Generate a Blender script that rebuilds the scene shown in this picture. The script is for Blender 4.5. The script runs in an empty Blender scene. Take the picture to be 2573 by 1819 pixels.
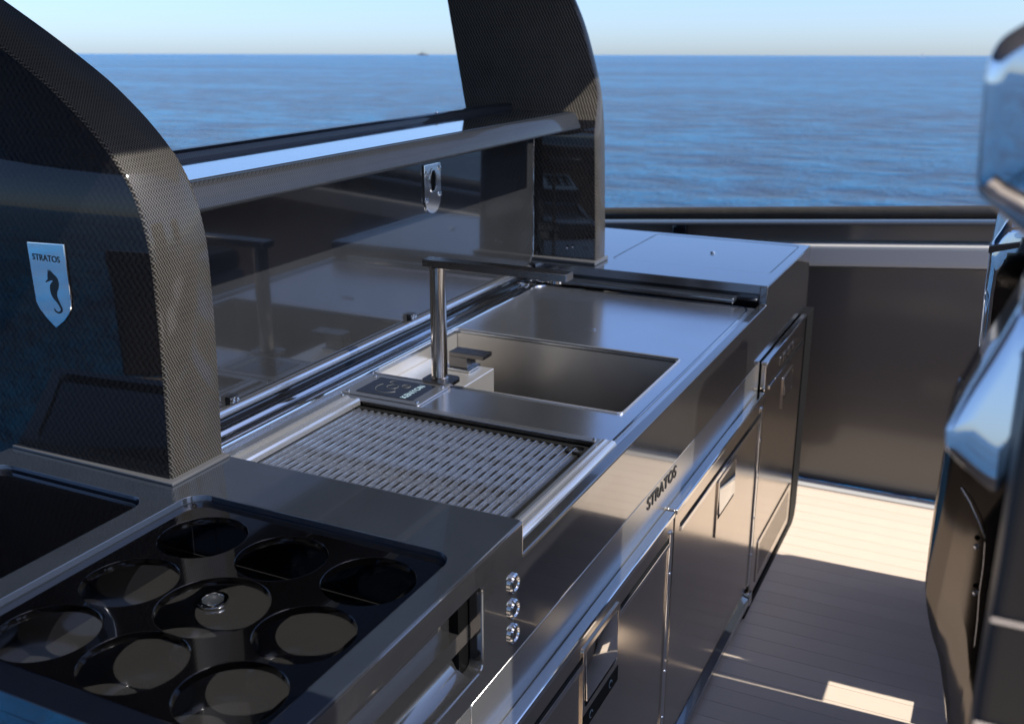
import bpy, bmesh, math, random
from mathutils import Vector, Matrix
random.seed(7)
SC = bpy.context.scene
COL = SC.collection
R = math.radians

# ------------------------------------------------------------------ camera, sky, sun, exposure
CAM_Z = 1.60
cam_d = bpy.data.cameras.new('camera')
cam = bpy.data.objects.new('camera', cam_d); COL.objects.link(cam)
cam.location = (0, 0, CAM_Z)
cam.rotation_euler = (R(90 - 17.91), 0, R(25.88))
cam_d.sensor_width = 36.0
cam_d.lens = 36.0 * 2602 / 2573
cam_d.clip_start = 0.02
cam_d.clip_end = 120000
cam_d.dof.use_dof = True
cam_d.dof.focus_distance = 1.75
cam_d.dof.aperture_fstop = 6.0
SC.camera = cam

TO_SUN = Vector((0.92, 0.02, 1.0)).normalized()
SUN_EL = math.asin(TO_SUN.z)
SUN_AZ = math.atan2(TO_SUN.x, TO_SUN.y)

world = bpy.data.worlds.new('World'); SC.world = world
world.use_nodes = True
nt = world.node_tree; nt.nodes.clear()
wo = nt.nodes.new('ShaderNodeOutputWorld'); bg = nt.nodes.new('ShaderNodeBackground')
sky = nt.nodes.new('ShaderNodeTexSky'); sky.sky_type = 'NISHITA'; sky.sun_disc = False
sky.sun_elevation = SUN_EL; sky.sun_rotation = SUN_AZ
sky.air_density = 0.8; sky.dust_density = 1.15; sky.ozone_density = 6.0; sky.altitude = 0
tc = nt.nodes.new('ShaderNodeTexCoord'); mp = nt.nodes.new('ShaderNodeMapping')
mp.inputs['Location'].default_value = (0, 0, 0.014)
mp.inputs['Rotation'].default_value = (0.0230, 0.0086, 0)      # the boat sits slightly out of level on the sea
nt.links.new(tc.outputs['Generated'], mp.inputs['Vector']); nt.links.new(mp.outputs[0], sky.inputs['Vector'])
tint = nt.nodes.new('ShaderNodeMix'); tint.data_type = 'RGBA'; tint.blend_type = 'MULTIPLY'; tint.inputs[0].default_value = 1.0; tint.inputs[7].default_value = (.94, .935, 1.0, 1)   # white balance of the photograph
nt.links.new(sky.outputs[0], tint.inputs[6]); nt.links.new(tint.outputs[2], bg.inputs['Color']); bg.inputs['Strength'].default_value = 0.118
nt.links.new(bg.outputs[0], wo.inputs['Surface'])

sun_d = bpy.data.lights.new('sun', 'SUN'); sun_d.energy = 3.2; sun_d.angle = R(0.53); sun_d.color = (1.0, 0.965, 0.91)
sun = bpy.data.objects.new('sun', sun_d); COL.objects.link(sun)
sun.rotation_euler = TO_SUN.to_track_quat('Z', 'Y').to_euler(); sun.location = TO_SUN * 30

vs = SC.view_settings
vs.view_transform = 'Standard'; vs.look = 'None'; vs.exposure = 1.0; vs.gamma = 1.0; vs.use_curve_mapping = False
SC.cycles.use_denoising = True
SC.cycles.max_bounces = 10; SC.cycles.glossy_bounces = 7; SC.cycles.diffuse_bounces = 3
SC.cycles.caustics_reflective = False; SC.cycles.caustics_refractive = False
SC.cycles.sample_clamp_indirect = 6.0
SC.cycles.blur_glossy = 0.4

# ------------------------------------------------------------------ materials
def mat(name, col=(.5,.5,.5), metal=0.0, rough=.4, coat=0.0, coat_rough=.02, ior=1.5, aniso=0.0):
    m = bpy.data.materials.new(name); m.use_nodes = True
    b = m.node_tree.nodes['Principled BSDF']
    b.inputs['Base Color'].default_value = (*col, 1)
    b.inputs['Metallic'].default_value = metal
    b.inputs['Roughness'].default_value = rough
    b.inputs['Coat Weight'].default_value = coat
    b.inputs['Coat Roughness'].default_value = coat_rough
    b.inputs['IOR'].default_value = ior
    b.inputs['Anisotropic'].default_value = aniso
    m['b'] = 1
    return m
class N:
    """short hand for building node chains on a material"""
    def __init__(s, m): s.m = m; s.t = m.node_tree; s.b = s.t.nodes['Principled BSDF']
    def new(s, kind, **kw):
        n = s.t.nodes.new(kind)
        for k, v in kw.items(): setattr(n, k, v)
        return n
    def link(s, a, b): s.t.links.new(a, b)
    def coord(s, scale=(1,1,1), out='Object', rot=(0,0,0)):
        c = s.new('ShaderNodeTexCoord'); p = s.new('ShaderNodeMapping'); p.inputs['Scale'].default_value = scale; p.inputs['Rotation'].default_value = rot
        s.link(c.outputs[out], p.inputs['Vector']); return p.outputs[0]
    def noise(s, vec, scale=5, detail=4, rough=.55):
        n = s.new('ShaderNodeTexNoise'); n.inputs['Scale'].default_value = scale; n.inputs['Detail'].default_value = detail; n.inputs['Roughness'].default_value = rough
        s.link(vec, n.inputs['Vector']); return n.outputs['Fac']
    def ramp(s, fac, stops):
        r = s.new('ShaderNodeValToRGB'); e = r.color_ramp.elements
        while len(e) < len(stops): e.new(.5)
        for i, (p, c) in enumerate(stops):
            e[i].position = p; e[i].color = (*c, 1) if len(c) == 3 else c
        s.link(fac, r.inputs[0]); return r.outputs[0]
    def math(s, op, a, b=None, c=None):
        n = s.new('ShaderNodeMath', operation=op)
        for i, v in enumerate((a, b, c)):
            if v is None: continue
            if isinstance(v, (int, float)): n.inputs[i].default_value = v
            else: s.link(v, n.inputs[i])
        return n.outputs[0]
    def mix(s, fac, a, b):
        n = s.new('ShaderNodeMix', data_type='RGBA')
        for sock, v in ((n.inputs[0], fac), (n.inputs[6], a), (n.inputs[7], b)):
            if isinstance(v, (int, float)): sock.default_value = v
            elif isinstance(v, tuple): sock.default_value = (*v, 1)
            else: s.link(v, sock)
        return n.outputs[2]
    def bump(s, h, strength=.2, dist=.001, normal='Normal'):
        b = s.new('ShaderNodeBump'); b.inputs['Strength'].default_value = strength; b.inputs['Distance'].default_value = dist
        s.link(h, b.inputs['Height']); s.link(b.outputs[0], s.b.inputs[normal]); return b
    def rng(s, fac, lo, hi):
        n = s.new('ShaderNodeMapRange'); n.inputs['To Min'].default_value = lo; n.inputs['To Max'].default_value = hi
        s.link(fac, n.inputs[0]); return n.outputs[0]

def gloss_paint(name, col, ior, dust=.5):
    m = mat(name, col, 0, .1, 1.0, .02, ior); n = N(m)
    v = n.coord((1,1,1))
    speck = n.ramp(n.noise(v, 420, 2, .5), [(.70, (0,0,0)), (.76, (1,1,1))])
    cloud = n.ramp(n.noise(v, 9, 5, .6), [(.35, (0,0,0)), (.75, (1,1,1))])
    c2 = tuple(min(1, c*1.5 + .01) for c in col)
    c = n.mix(cloud, col, tuple(c*1.2 for c in col))
    f = n.math('MULTIPLY', speck, dust*.5)
    n.link(n.mix(f, c, tuple(x + .12 for x in c2)), n.b.inputs['Base Color'])
    n.link(n.rng(cloud, .01, .04), n.b.inputs['Coat Roughness'])
    n.link(n.rng(n.noise(v, 30, 4), .05, .16), n.b.inputs['Roughness'])
    return m
def carbon(name, light, dark, period=.0050, coat=.35, cior=1.65, spec=.10):
    """black twill carbon fibre under clear lacquer; UVs are in metres"""
    m = mat(name, dark, .0, .5, coat, .02, 1.5); n = N(m); n.b.inputs['Coat IOR'].default_value = cior; n.b.inputs['Specular IOR Level'].default_value = spec
    u = n.new('ShaderNodeUVMap'); u.uv_map = 'UVMap'
    sp = n.new('ShaderNodeSeparateXYZ'); n.link(u.outputs[0], sp.inputs[0])
    k = 2*math.pi/period
    a = n.math('MULTIPLY', sp.outputs[0], k); b = n.math('MULTIPLY', sp.outputs[1], k)
    dots = n.math('MULTIPLY', n.math('SINE', a), n.math('SINE', b))
    tw = n.math('SINE', n.math('MULTIPLY_ADD', b, .5, a))
    f = n.math('ADD', n.math('MULTIPLY', dots, .62), n.math('MULTIPLY', tw, .42))
    f = n.math('MULTIPLY_ADD', f, .95, .42)
    big = n.noise(n.coord((1,1,1)), 22, 3)
    f2 = n.math('MULTIPLY', f, n.rng(big, .7, 1.25))
    col = n.ramp(f2, [(.15, dark), (.85, light)])
    n.link(col, n.b.inputs['Base Color'])
    n.bump(f, .35, .0006)
    return m
def steel(name, col, rough, brush=(3, 90, 90), amt=.09, bump=.02):
    m = mat(name, col, 1.0, rough); n = N(m)
    v = n.coord(brush); g = n.noise(v, 6, 5, .6); s = n.noise(n.coord((1,1,1)), 7, 5, .6)
    mixd = n.math('MULTIPLY_ADD', g, .5, n.math('MULTIPLY', s, .5))
    sm = n.ramp(n.noise(n.coord((1.2,3,3), rot=(.3,.2,.6)), 4.0, 5, .6), [(.45, (0,0,0)), (.75, (1,1,1))])
    n.link(n.math('MULTIPLY_ADD', sm, rough*.16, n.rng(mixd, max(.02, rough-amt), rough+amt)), n.b.inputs['Roughness'])
    n.link(n.mix(n.rng(s, 0, .5), col, tuple(c*.82 for c in col)), n.b.inputs['Base Color'])
    n.bump(g, bump, .002)
    return m

M = {}
M['paint'] = gloss_paint('gloss_graphite_paint', (.023,.028,.037), 2.6)
M['cavity'] = gloss_paint('cool_box_paint', (.019,.0185,.018), 1.6, .5)
M['fascia'] = gloss_paint('gloss_graphite_front', (.022,.022,.023), 2.5)
M['black'] = gloss_paint('gloss_black', (.006,.006,.007), 1.6, .12)
M['gloss_top'] = gloss_paint('gloss_black_top', (.010,.011,.013), 2.4, .1)
M['tray'] = mat('black_acrylic', (.0012,.0011,.0013), 0, .08, 1.0, .02, 1.45)
M['panel'] = gloss_paint('dusty_black_glass', (.021,.022,.024), 1.42, .1); M['panel'].node_tree.nodes['Principled BSDF'].inputs['Coat Weight'].default_value = .75
M['carbon'] = carbon('carbon_weave', (.112,.10,.084), (.004,.004,.004))
M['carbon_shelf'] = carbon('carbon_weave_shelf', (.034,.036,.040), (.008,.009,.011), cior=1.9)
M['carbon_sunlit'] = carbon('carbon_weave_sunlit', (.15,.13,.105), (.004,.004,.004), .0082, 0.0, 1.5, .06)  # paler weave, puts sunlight into the far pillar's upper face
M['carbon_shaded'] = carbon('carbon_weave_shaded', (.0075,.008,.009), (.003,.003,.004), .012, .75, 1.55, .1)  # darker copy of the weave for pillar faces lying in shade
M['steel'] = steel('brushed_steel', (.74,.76,.80), .20, (3, 140, 140), .05, .006)
def brushed(m, rot):
    n = N(m); n.b.inputs['Anisotropic'].default_value = .5; n.b.inputs['Anisotropic Rotation'].default_value = rot
    t = n.new('ShaderNodeTangent', direction_type='UV_MAP'); t.uv_map = 'UVMap'; n.link(t.outputs[0], n.b.inputs['Tangent'])
brushed(M['steel'], .25)
M['steel'].node_tree.nodes['Principled BSDF'].inputs['Metallic'].default_value = .968
M['steel_front'] = steel('brushed_steel_front', (.60,.525,.445), .16, (90, 90, 3), .05, .012)
M['steel_basin'] = steel('satin_basin_steel', (.86,.82,.76), .30, (5, 140, 140), .05, .01); M['steel_basin'].node_tree.nodes['Principled BSDF'].inputs['Metallic'].default_value = .84
def residue(m):
    n = N(m); l = n.b.inputs['Base Color'].links[0].from_socket
    p = n.ramp(n.noise(n.coord((1,1,1)), 9, 6, .7), [(.46, (0,0,0)), (.66, (1,1,1))]); g = n.ramp(n.noise(n.coord((1,1,1)), 260, 3, .6), [(.58, (0,0,0)), (.66, (1,1,1))])
    c = n.mix(n.math('MULTIPLY', p, .45), l, (.36,.31,.25)); n.link(n.mix(n.math('MULTIPLY', g, .55), c, (.16,.14,.12)), n.b.inputs['Base Color'])
M['satin'] = mat('satin_steel', (.45,.46,.475), .93, .30); M['lip'] = mat('bright_steel_lip', (.60,.61,.63), .80, .20)
M['rail_steel'] = mat('rail_satin_steel', (.44,.43,.41), .84, .24)
M['chrome'] = mat('polished_steel', (.74,.735,.72), 1.0, .06)
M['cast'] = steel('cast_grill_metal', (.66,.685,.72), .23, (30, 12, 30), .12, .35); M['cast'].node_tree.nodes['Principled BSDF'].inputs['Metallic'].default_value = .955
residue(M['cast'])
M['cast_shaded'] = steel('cast_grill_shaded', (.50,.51,.53), .32, (30, 12, 30), .1, .3)  # same cast metal toned down, valley shade put into the colour
residue(M['cast_shaded'])
M['dark_steel'] = steel('dark_brushed_steel', (.27,.25,.235), .27, (6, 90, 90), .06, .02)
M['rubber'] = mat('black_rubber', (.012,.012,.012), 0, .55)
M['void'] = mat('dark_recess', (.004,.004,.004), 0, .6)
for k_ in ('rubber', 'void'): M[k_].node_tree.nodes['Principled BSDF'].inputs['Specular IOR Level'].default_value = .05
M['gasket'] = mat('grey_sealant', (.085,.086,.09), 0, .3)
M['leather'] = mat('black_leather', (.012,.012,.013), 0, .42)
M['seat'] = mat('seat_mirror_shell', (.60,.63,.67), 1.0, .035)
M['seat_body'] = mat('seat_mirror_body', (.13,.115,.10), 1.0, .07)
M['pedestal'] = mat('bounce_pedestal', (.58,.56,.54), 0, .45)  # unseen seat bases, made pale to bounce fill onto the shaded deck
M['trim'] = mat('pale_trim', (.50,.485,.46), 0, .4)
M['bulwark'] = mat('bulwark_paint', (.075,.066,.060), 0, .34, .9, .13, 1.5)
M['screen'] = mat('black_screen', (.004,.004,.005), 0, .12, 1.0, .02)
M['print'] = mat('pale_print', (.30,.42,.48), 0, .5); M['icon'] = mat('dim_icon_print', (.10,.105,.11), 0, .5)
M['dark_print'] = mat('dark_lettering', (.012,.011,.010), 0, .45)
M['badge'] = mat('mirror_badge', (.80,.81,.82), 1.0, .05); M['latch'] = mat('bright_latch', (.82,.83,.84), .93, .09)
M['roof'] = mat('roof_underside', (.34,.345,.36), 0, .7); M['roof'].node_tree.nodes['Principled BSDF'].inputs['Specular IOR Level'].default_value = .15  # out of view, kept pale to bounce fill light downward
M['hull'] = mat('hull_grey', (.13,.14,.15), 0, .5)  # flat grey carries the distance haze of the far vessels
M['ship_white'] = mat('ship_white', (.7,.7,.68), 0, .5)
M['sail'] = mat('sail_cloth', (.8,.79,.76), 0, .7)
M['kick'] = mat('kick_edge', (.03,.034,.04), 0, .2, 1.0, .03, 2.6)

M['grooves'] = mat('deck_caulk', (.50,.40,.31), 0, .7)
def deck_mat():
    m = mat('pale_teak', (.5,.4,.3), 0, .5); n = N(m)
    oi = n.new('ShaderNodeObjectInfo')
    v = n.coord((3, 60, 60)); g = n.noise(v, 5, 5, .6)
    base = n.mix(g, (.66,.535,.42), (.82,.68,.535))
    n.link(n.mix(n.math('MULTIPLY', oi.outputs['Random'], .55), base, (.62,.50,.39)), n.b.inputs['Base Color'])
    n.link(n.rng(g, .42, .62), n.b.inputs['Roughness']); n.bump(g, .15, .001)
    return m
M['deck'] = deck_mat()
def sea_mat():
    m = mat('sea_water', (.003,.050,.145), 0, .17, ior=1.33); m.node_tree.nodes['Principled BSDF'].inputs['Specular IOR Level'].default_value = .17; n = N(m)
    v = n.coord((1,1,1), rot=(0,0,R(-20)))
    w1 = n.noise(n.coord((.62,1.0,1), rot=(0,0,R(-26))), .36, 7, .64)
    w2 = n.noise(n.coord((.5,1.0,1), rot=(0,0,R(-33))), 2.6, 4, .6)
    w3 = n.noise(n.coord((.25,1.0,1), rot=(0,0,R(-24))), .045, 4, .55)
    h = n.math('ADD', n.math('MULTIPLY', w1, 1.0), n.math('MULTIPLY', w2, .22))
    h = n.math('ADD', h, n.math('MULTIPLY', w3, 1.2))
    n.bump(h, 1.0, 7.0)
    wave_shade = n.math('MULTIPLY_ADD', n.noise(n.coord((.3,1.0,1), rot=(0,0,R(-26))), .02, 4, .55), .4, n.math('MULTIPLY', w1, .6))
    n.link(n.ramp(wave_shade, [(.44, (.0,.048,.17)), (.57, (.0015,.195,.45))]), n.b.inputs['Base Color'])  # dark troughs and light crests painted in place of reflections off wave slopes
    return m
M['sea'] = sea_mat()

# ------------------------------------------------------------------ mesh helpers
WLOC = {}
def tag(o, label=None, cat=None, group=None, kind=None):
    for k, v in (('label', label), ('category', cat), ('group', group), ('kind', kind)):
        if v: o[k] = v
    return o
def thing(name, label, cat, loc, group=None):
    o = bpy.data.objects.new(name, None); COL.objects.link(o)
    o.empty_display_size = .05; o.location = loc; WLOC[o] = Vector(loc)
    return tag(o, label, cat, group)

class MB:
    def __init__(s): s.bm = bmesh.new(); s.uv = s.bm.loops.layers.uv.new('UVMap'); s.has_uv = False
    def face(s, pts):
        return s.bm.faces.new([s.bm.verts.new(p) for p in pts])
    def box(s, x0, x1, y0, y1, z0, z1):
        v = [s.bm.verts.new(p) for p in ((x0,y0,z0),(x1,y0,z0),(x1,y1,z0),(x0,y1,z0),(x0,y0,z1),(x1,y0,z1),(x1,y1,z1),(x0,y1,z1))]
        for f in ((0,3,2,1),(4,5,6,7),(0,1,5,4),(1,2,6,5),(2,3,7,6),(3,0,4,7)): s.bm.faces.new([v[i] for i in f])
        return s
    def prism(s, pts, axis, a0, a1):
        """polygon given as 2-D points, extruded along axis: x -> (y,z), y -> (x,z), z -> (x,y)"""
        def P(p, a): return (a, p[0], p[1]) if axis == 'x' else ((p[0], a, p[1]) if axis == 'y' else (p[0], p[1], a))
        A = [s.bm.verts.new(P(p, a0)) for p in pts]; B = [s.bm.verts.new(P(p, a1)) for p in pts]
        n = len(pts)
        s.bm.faces.new(A); s.bm.faces.new(B[::-1])
        for i in range(n): s.bm.faces.new([A[i], B[i], B[(i+1) % n], A[(i+1) % n]])
        return s
    def plate(s, outer, holes, axis, a0, a1):
        """flat plate with holes, extruded between a0 and a1 along axis"""
        def P(p, a): return (a, p[0], p[1]) if axis == 'x' else ((p[0], a, p[1]) if axis == 'y' else (p[0], p[1], a))
        edges = []; loops = []
        for lp in [outer] + holes:
            vs_ = [s.bm.verts.new(P(p, a1)) for p in lp]; loops.append(vs_)
            for i in range(len(vs_)): edges.append(s.bm.edges.new((vs_[i], vs_[(i+1) % len(vs_)])))
        r = bmesh.ops.triangle_fill(s.bm, use_beauty=True, edges=edges)
        top = [g for g in r['geom'] if isinstance(g, bmesh.types.BMFace)]
        low = {}
        for vs_ in loops:
            for v, p in zip(vs_, [None]*len(vs_)):
                c = v.co.copy(); c['xyz'.index(axis)] = a0; low[v] = s.bm.verts.new(c)
        for f in top: s.bm.faces.new([low[v] for v in reversed(f.verts[:])])
        for vs_ in loops:
            for i in range(len(vs_)):
                a, b = vs_[i], vs_[(i+1) % len(vs_)]
                s.bm.faces.new([a, b, low[b], low[a]])
        return s
    def tube(s, path, r, n=12, caps=True):
        path = [Vector(p) for p in path]; rings = []
        up = Vector((0,0,1))
        for i, p in enumerate(path):
            d = (path[min(i+1, len(path)-1)] - path[max(i-1, 0)]).normalized()
            a = d.cross(up if abs(d.dot(up)) < .95 else Vector((1,0,0))).normalized(); b = d.cross(a)
            rr = r[i] if isinstance(r, (list, tuple)) else r
            rings.append([s.bm.verts.new(p + (a*math.cos(t) + b*math.sin(t))*rr) for t in (2*math.pi*k/n for k in range(n))])
        for A, B in zip(rings, rings[1:]):
            for k in range(n): s.bm.faces.new([A[k], A[(k+1) % n], B[(k+1) % n], B[k]])
        if caps: s.bm.faces.new(rings[0][::-1]); s.bm.faces.new(rings[-1])
        return s
    def lathe(s, prof, c, axis='z', n=24):
        """profile of (radius, height) turned about axis through c"""
        c = Vector(c); rings = []
        for r, h in prof:
            ring = []
            for k in range(n):
                t = 2*math.pi*k/n; a, b = r*math.cos(t), r*math.sin(t)
                ring.append(s.bm.verts.new(c + (Vector((a, b, h)) if axis == 'z' else (Vector((h, a, b)) if axis == 'x' else Vector((a, h, b))))))
            rings.append(ring)
        for A, B in zip(rings, rings[1:]):
            for k in range(n): s.bm.faces.new([A[k], A[(k+1) % n], B[(k+1) % n], B[k]])
        s.bm.faces.new(rings[0][::-1]); s.bm.faces.new(rings[-1])
        return s
    def pillow(s, pts, y0, y1, bulge, tilt=0.0, zref=0.0):
        """outline in X-Z, a domed near face at y0 and a flat far face at y1"""
        cx = sum(p[0] for p in pts)/len(pts); cz = sum(p[1] for p in pts)/len(pts)
        rings = []
        for sc, dy in ((1.0, None), (1.0, bulge), (.988, bulge*.42), (.955, bulge*.10), (.80, 0.0), (.4, 0.0)):
            ring = []
            for x, z in pts:
                X, Z = cx + (x-cx)*sc, cz + (z-cz)*sc
                y = y1 if dy is None else y0 + dy + tilt*(Z - zref)
                ring.append(s.bm.verts.new((X, y, Z)))
            rings.append(ring)
        n = len(pts)
        for A, B in zip(rings, rings[1:]):
            for k in range(n): s.bm.faces.new([A[k], A[(k+1) % n], B[(k+1) % n], B[k]])
        s.bm.faces.new(rings[0][::-1]); s.bm.faces.new(rings[-1])
        return s
    def build(s, name, m, parent=None, bevel=0.0, seg=2, angle=35, label=None, kind=None, smooth=True):
        bm = s.bm
        bmesh.ops.recalc_face_normals(bm, faces=bm.faces[:])
        if bevel:
            bmesh.ops.dissolve_limit(bm, angle_limit=R(.5), verts=bm.verts[:], edges=bm.edges[:]) if False else None
            es = [e for e in bm.edges if len(e.link_faces) == 2 and e.calc_face_angle(0) > R(40)]
            bmesh.ops.bevel(bm, geom=es, offset=bevel, segments=seg, profile=.6, affect='EDGES', clamp_overlap=True)
        if not s.has_uv:
            for f in bm.faces:
                nrm = f.normal; ax = max(range(3), key=lambda i: abs(nrm[i])); i, j = [(1,2),(0,2),(0,1)][ax]
                for l in f.loops: l[s.uv].uv = (l.vert.co[i], l.vert.co[j])
        cs = [v.co for v in bm.verts]
        c = Vector([(min(v[i] for v in cs) + max(v[i] for v in cs))/2 for i in range(3)])
        for v in bm.verts: v.co -= c
        me = bpy.data.meshes.new(name); bm.to_mesh(me); bm.free()
        if smooth:
            for p in me.polygons: p.use_smooth = True
            me.set_sharp_from_angle(angle=R(angle))
            for p in me.polygons:
                if bevel and max(abs(c_) for c_ in p.normal) > .9999 : p.use_smooth = False
        me.materials.append(m if not isinstance(m, str) else M[m])
        o = bpy.data.objects.new(name, me); COL.objects.link(o)
        WLOC[o] = c.copy()
        if parent: o.parent = parent; o.location = c - WLOC[parent]
        else: o.location = c
        return tag(o, label=label, kind=kind)
def copy_part(o, parent, offset=None, world=None):
    c = o.copy(); COL.objects.link(c); c.parent = parent
    w = (WLOC[o] + Vector(offset)) if offset is not None else Vector(world)
    WLOC[c] = w; c.location = w - WLOC[parent] if parent else w
    return c
def rrect(x0, x1, y0, y1, r, n=6):
    out = []
    for cx, cy, a0 in ((x1-r, y1-r, 0), (x0+r, y1-r, 90), (x0+r, y0+r, 180), (x1-r, y0+r, 270)):
        for k in range(n+1):
            a = R(a0 + 90*k/n); out.append((cx + r*math.cos(a), cy + r*math.sin(a)))
    return out
def circle(cx, cy, r, n=40, sy=1.0): return [(cx + r*math.cos(2*math.pi*k/n), cy + r*sy*math.sin(2*math.pi*k/n)) for k in range(n)]
def text(name, body, size, m, parent, origin, ex, ey, depth=.0008, sx=1.0, spacing=1.0):
    cu = bpy.data.curves.new(name, 'FONT'); cu.body = body; cu.size = size; cu.extrude = depth; cu.space_character = spacing; cu.offset = size*.012
    t = bpy.data.objects.new(name, cu); COL.objects.link(t)
    bpy.context.view_layer.update()
    me = bpy.data.meshes.new_from_object(t.evaluated_get(bpy.context.evaluated_depsgraph_get()))
    bpy.data.objects.remove(t)
    ex, ey = Vector(ex), Vector(ey); ez = ex.cross(ey); og = Vector(origin)
    for v in me.vertices: v.co = ex*v.co.x*sx + ey*v.co.y + ez*v.co.z
    me.materials.clear(); me.materials.append(m)
    o = bpy.data.objects.new(name, me); COL.objects.link(o); WLOC[o] = og
    o.parent = parent; o.location = og - WLOC[parent]
    return o

FX = -.549                     # plane of the counter's front
# ------------------------------------------------------------------ the setting: sea, deck
SEA_N = Vector((-0.0086, 0.0230, 0.9997)).normalized()
SEA_P = Vector((0, 0, -3.2))
bm = MB(); S_ = 60000
q = Vector((0,0,1)).rotation_difference(SEA_N)
bm.face([q @ Vector(p) for p in ((-S_,-S_,0),(S_,-S_,0),(S_,S_,0),(-S_,S_,0))])
sea = bm.build('sea', 'sea', kind='structure', smooth=False)
sea.location = SEA_P

deck = MB().box(-1.45, 4.0, -2.2, 3.655, -.12, -.0008).build('deck', 'grooves', kind='structure', smooth=False)
PW = .0655
plank0 = None
y = -2.19; k = 0
while y < 3.60:
    if plank0 is None:
        plank0 = MB().box(-.60, 3.98, y, y + PW - .0008, -.02, 0).build('plank', 'deck', deck, bevel=.0004, seg=1)
    else: copy_part(plank0, deck, (0, PW*k, 0))
    k += 1; y += PW
MB().box(-.60, 3.98, 3.585, 3.65, -.02, .006).build('margin_board', M['trim'], deck, bevel=.002)

# ------------------------------------------------------------------ bulwark at the far side (its rail rises to the right)
SL = .078
def slope_bar(name, m, parent, yA, yB, z0, z1, x0=-2.2, x1=4.0, bevel=.004, xr=-.62):
    b = MB()
    pts = [(x0, z0 + SL*(x0-xr)), (x1, z0 + SL*(x1-xr)), (x1, z1 + SL*(x1-xr)), (x0, z1 + SL*(x0-xr))]
    b.prism(pts, 'y', yA, yB); return b.build(name, m, parent, bevel=bevel)
bul = thing('bulwark', 'long glossy dark bulwark with a carbon top rail beyond the counter', 'bulwark', (0, 3.70, 0))
b = MB(); b.prism([(-2.2, .004), (4.0, .004), (4.0, .80+SL*4.62), (-2.2, .80-SL*1.58)], 'y', 3.66, 3.78); b.build('lower_panel', 'bulwark', bul)
slope_bar('ledge_trim', M['trim'], bul, 3.635, 3.78, .806, .880, bevel=.012)
slope_bar('upper_panel', M['bulwark'], bul, 3.70, 3.78, .884, .942)
slope_bar('lip', M['gasket'], bul, 3.665, 3.76, .945, .953, bevel=.002)
b = MB(); b.tube([(-2.2, 3.70, .983 - SL*1.58), (4.0, 3.70, .983 + SL*4.62)], .023, 20); b.build('rail', M['carbon'], bul)
for px in (-1.12, .1, 1.4):
    b = MB(); b.box(px, px+.05, 3.665, 3.70, .886+SL*(px+.62), .944+SL*(px+.62)); b.build('rail_bracket', M['black'], bul, bevel=.003)
# quarter deck wall behind the helm and the other side
aft = thing('coaming_wall', 'glossy dark coaming wall along the far right of the deck', 'wall', (4.05, .7, 0))
MB().box(4.0, 4.12, -2.2, 3.6, 0, .75).build('panel', 'bulwark', aft, bevel=.02)
nw = thing('coaming_wall', 'glossy dark coaming wall behind the photographer', 'wall', (1.3, -2.25, 0))
MB().box(-1.45, 4.0, -2.34, -2.21, 0, .9).build('panel', 'bulwark', nw, bevel=.02)

# ------------------------------------------------------------------ roof over the counter (throws the shade on the pillars)
roof = thing('hardtop', 'unseen hardtop roof with pale underside carried by the carbon arch pillars', 'roof', (-1.5, 1.2, 2.2))
MB().prism([(-3.2,-2.0), (-.40,-2.0), (-.40,-.5), (1.9,-.5), (1.9,.655), (-.40,.655), (-.40,4.2), (-3.2,4.2)], 'z', 2.2, 2.28).build('roof_panel', 'roof', roof, bevel=.02)  # arm over the helm shaped to shade the near box

# ------------------------------------------------------------------ counter
cnt = thing('galley_counter', 'long graphite outdoor galley counter with steel doors below', 'counter', (-.9, 1.9, 0))
# front fascia with step profile and scoop opening
prof = [(.585,.757),(3.262,.757),(3.262,.953),(2.668,.953),(2.668,.9025),(1.168,.9025),(1.168,.953),(.585,.953)]
rec = rrect(.60, 1.045, .792, .917, .012, 4)
MB().plate(prof, [rec], 'x', FX-.022, FX).build('fascia', 'fascia', cnt, bevel=.0035, seg=3)
b = MB()
cv = [(FX-.036,.917)] + [(FX-.036, .910), (FX-.036, .885), (FX-.036,.84), (FX-.034,.815), (FX-.026,.801), (FX-.012,.794), (FX-.004,.7925)]
A = [b.bm.verts.new((x, .60, z)) for x, z in cv]; B = [b.bm.verts.new((x, 1.018, z)) for x, z in cv]
for i in range(len(cv)-1): b.bm.faces.new([A[i], B[i], B[i+1], A[i+1]])
b.build('scoop_back', 'fascia', cnt)
MB().box(FX-.06, FX-.0225, 1.019, 1.046, .79, .918).build('scoop_end', 'void', cnt)
MB().box(FX-.075, FX-.043, .60, 1.046, .785, .925).build('scoop_liner', 'void', cnt)
# near box top
hole_t = rrect(-1.018, -.585, .622, 1.040, .03); hole_l = rrect(-1.372, -1.060, .62, .990, .03)
MB().plate(rrect(-1.402, FX-.0015, .585, 1.166, .004, 2), [hole_t, hole_l], 'z', .930, .955).build('near_worktop', 'paint', cnt, bevel=.0045, seg=3)
b = MB(); b.box(-1.40, FX-.0235, .586, .600, .03, .9285); b.build('near_end_panel', 'paint', cnt)
b = MB(); b.box(-1.40, -.571, 1.150, 1.166, .60, .9285); b.build('near_riser', 'paint', cnt)
b = MB(); b.box(-1.40, -1.385, .60, 1.15, .03, .9285); b.build('back_panel', 'black', cnt)
MB().plate(rrect(-1.368, -1.064, .624, .986, .027), [], 'z', .931, .9455).build('inset_lid', 'tray', cnt, bevel=.002)
# cool box cavity under the cup tray
b = MB(); b.box(-1.05, -.571, .61, 1.10, .828, .8525); b.build('cavity_floor', 'cavity', cnt)
b = MB(); b.box(-1.05, -1.03, .61, 1.10, .850, .929); b.box(-1.0295, -.573, 1.085, 1.10, .850, .929); b.box(-1.0295, -.573, .604, .615, .850, .929); b.build('cavity_wall', 'black', cnt)
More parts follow.
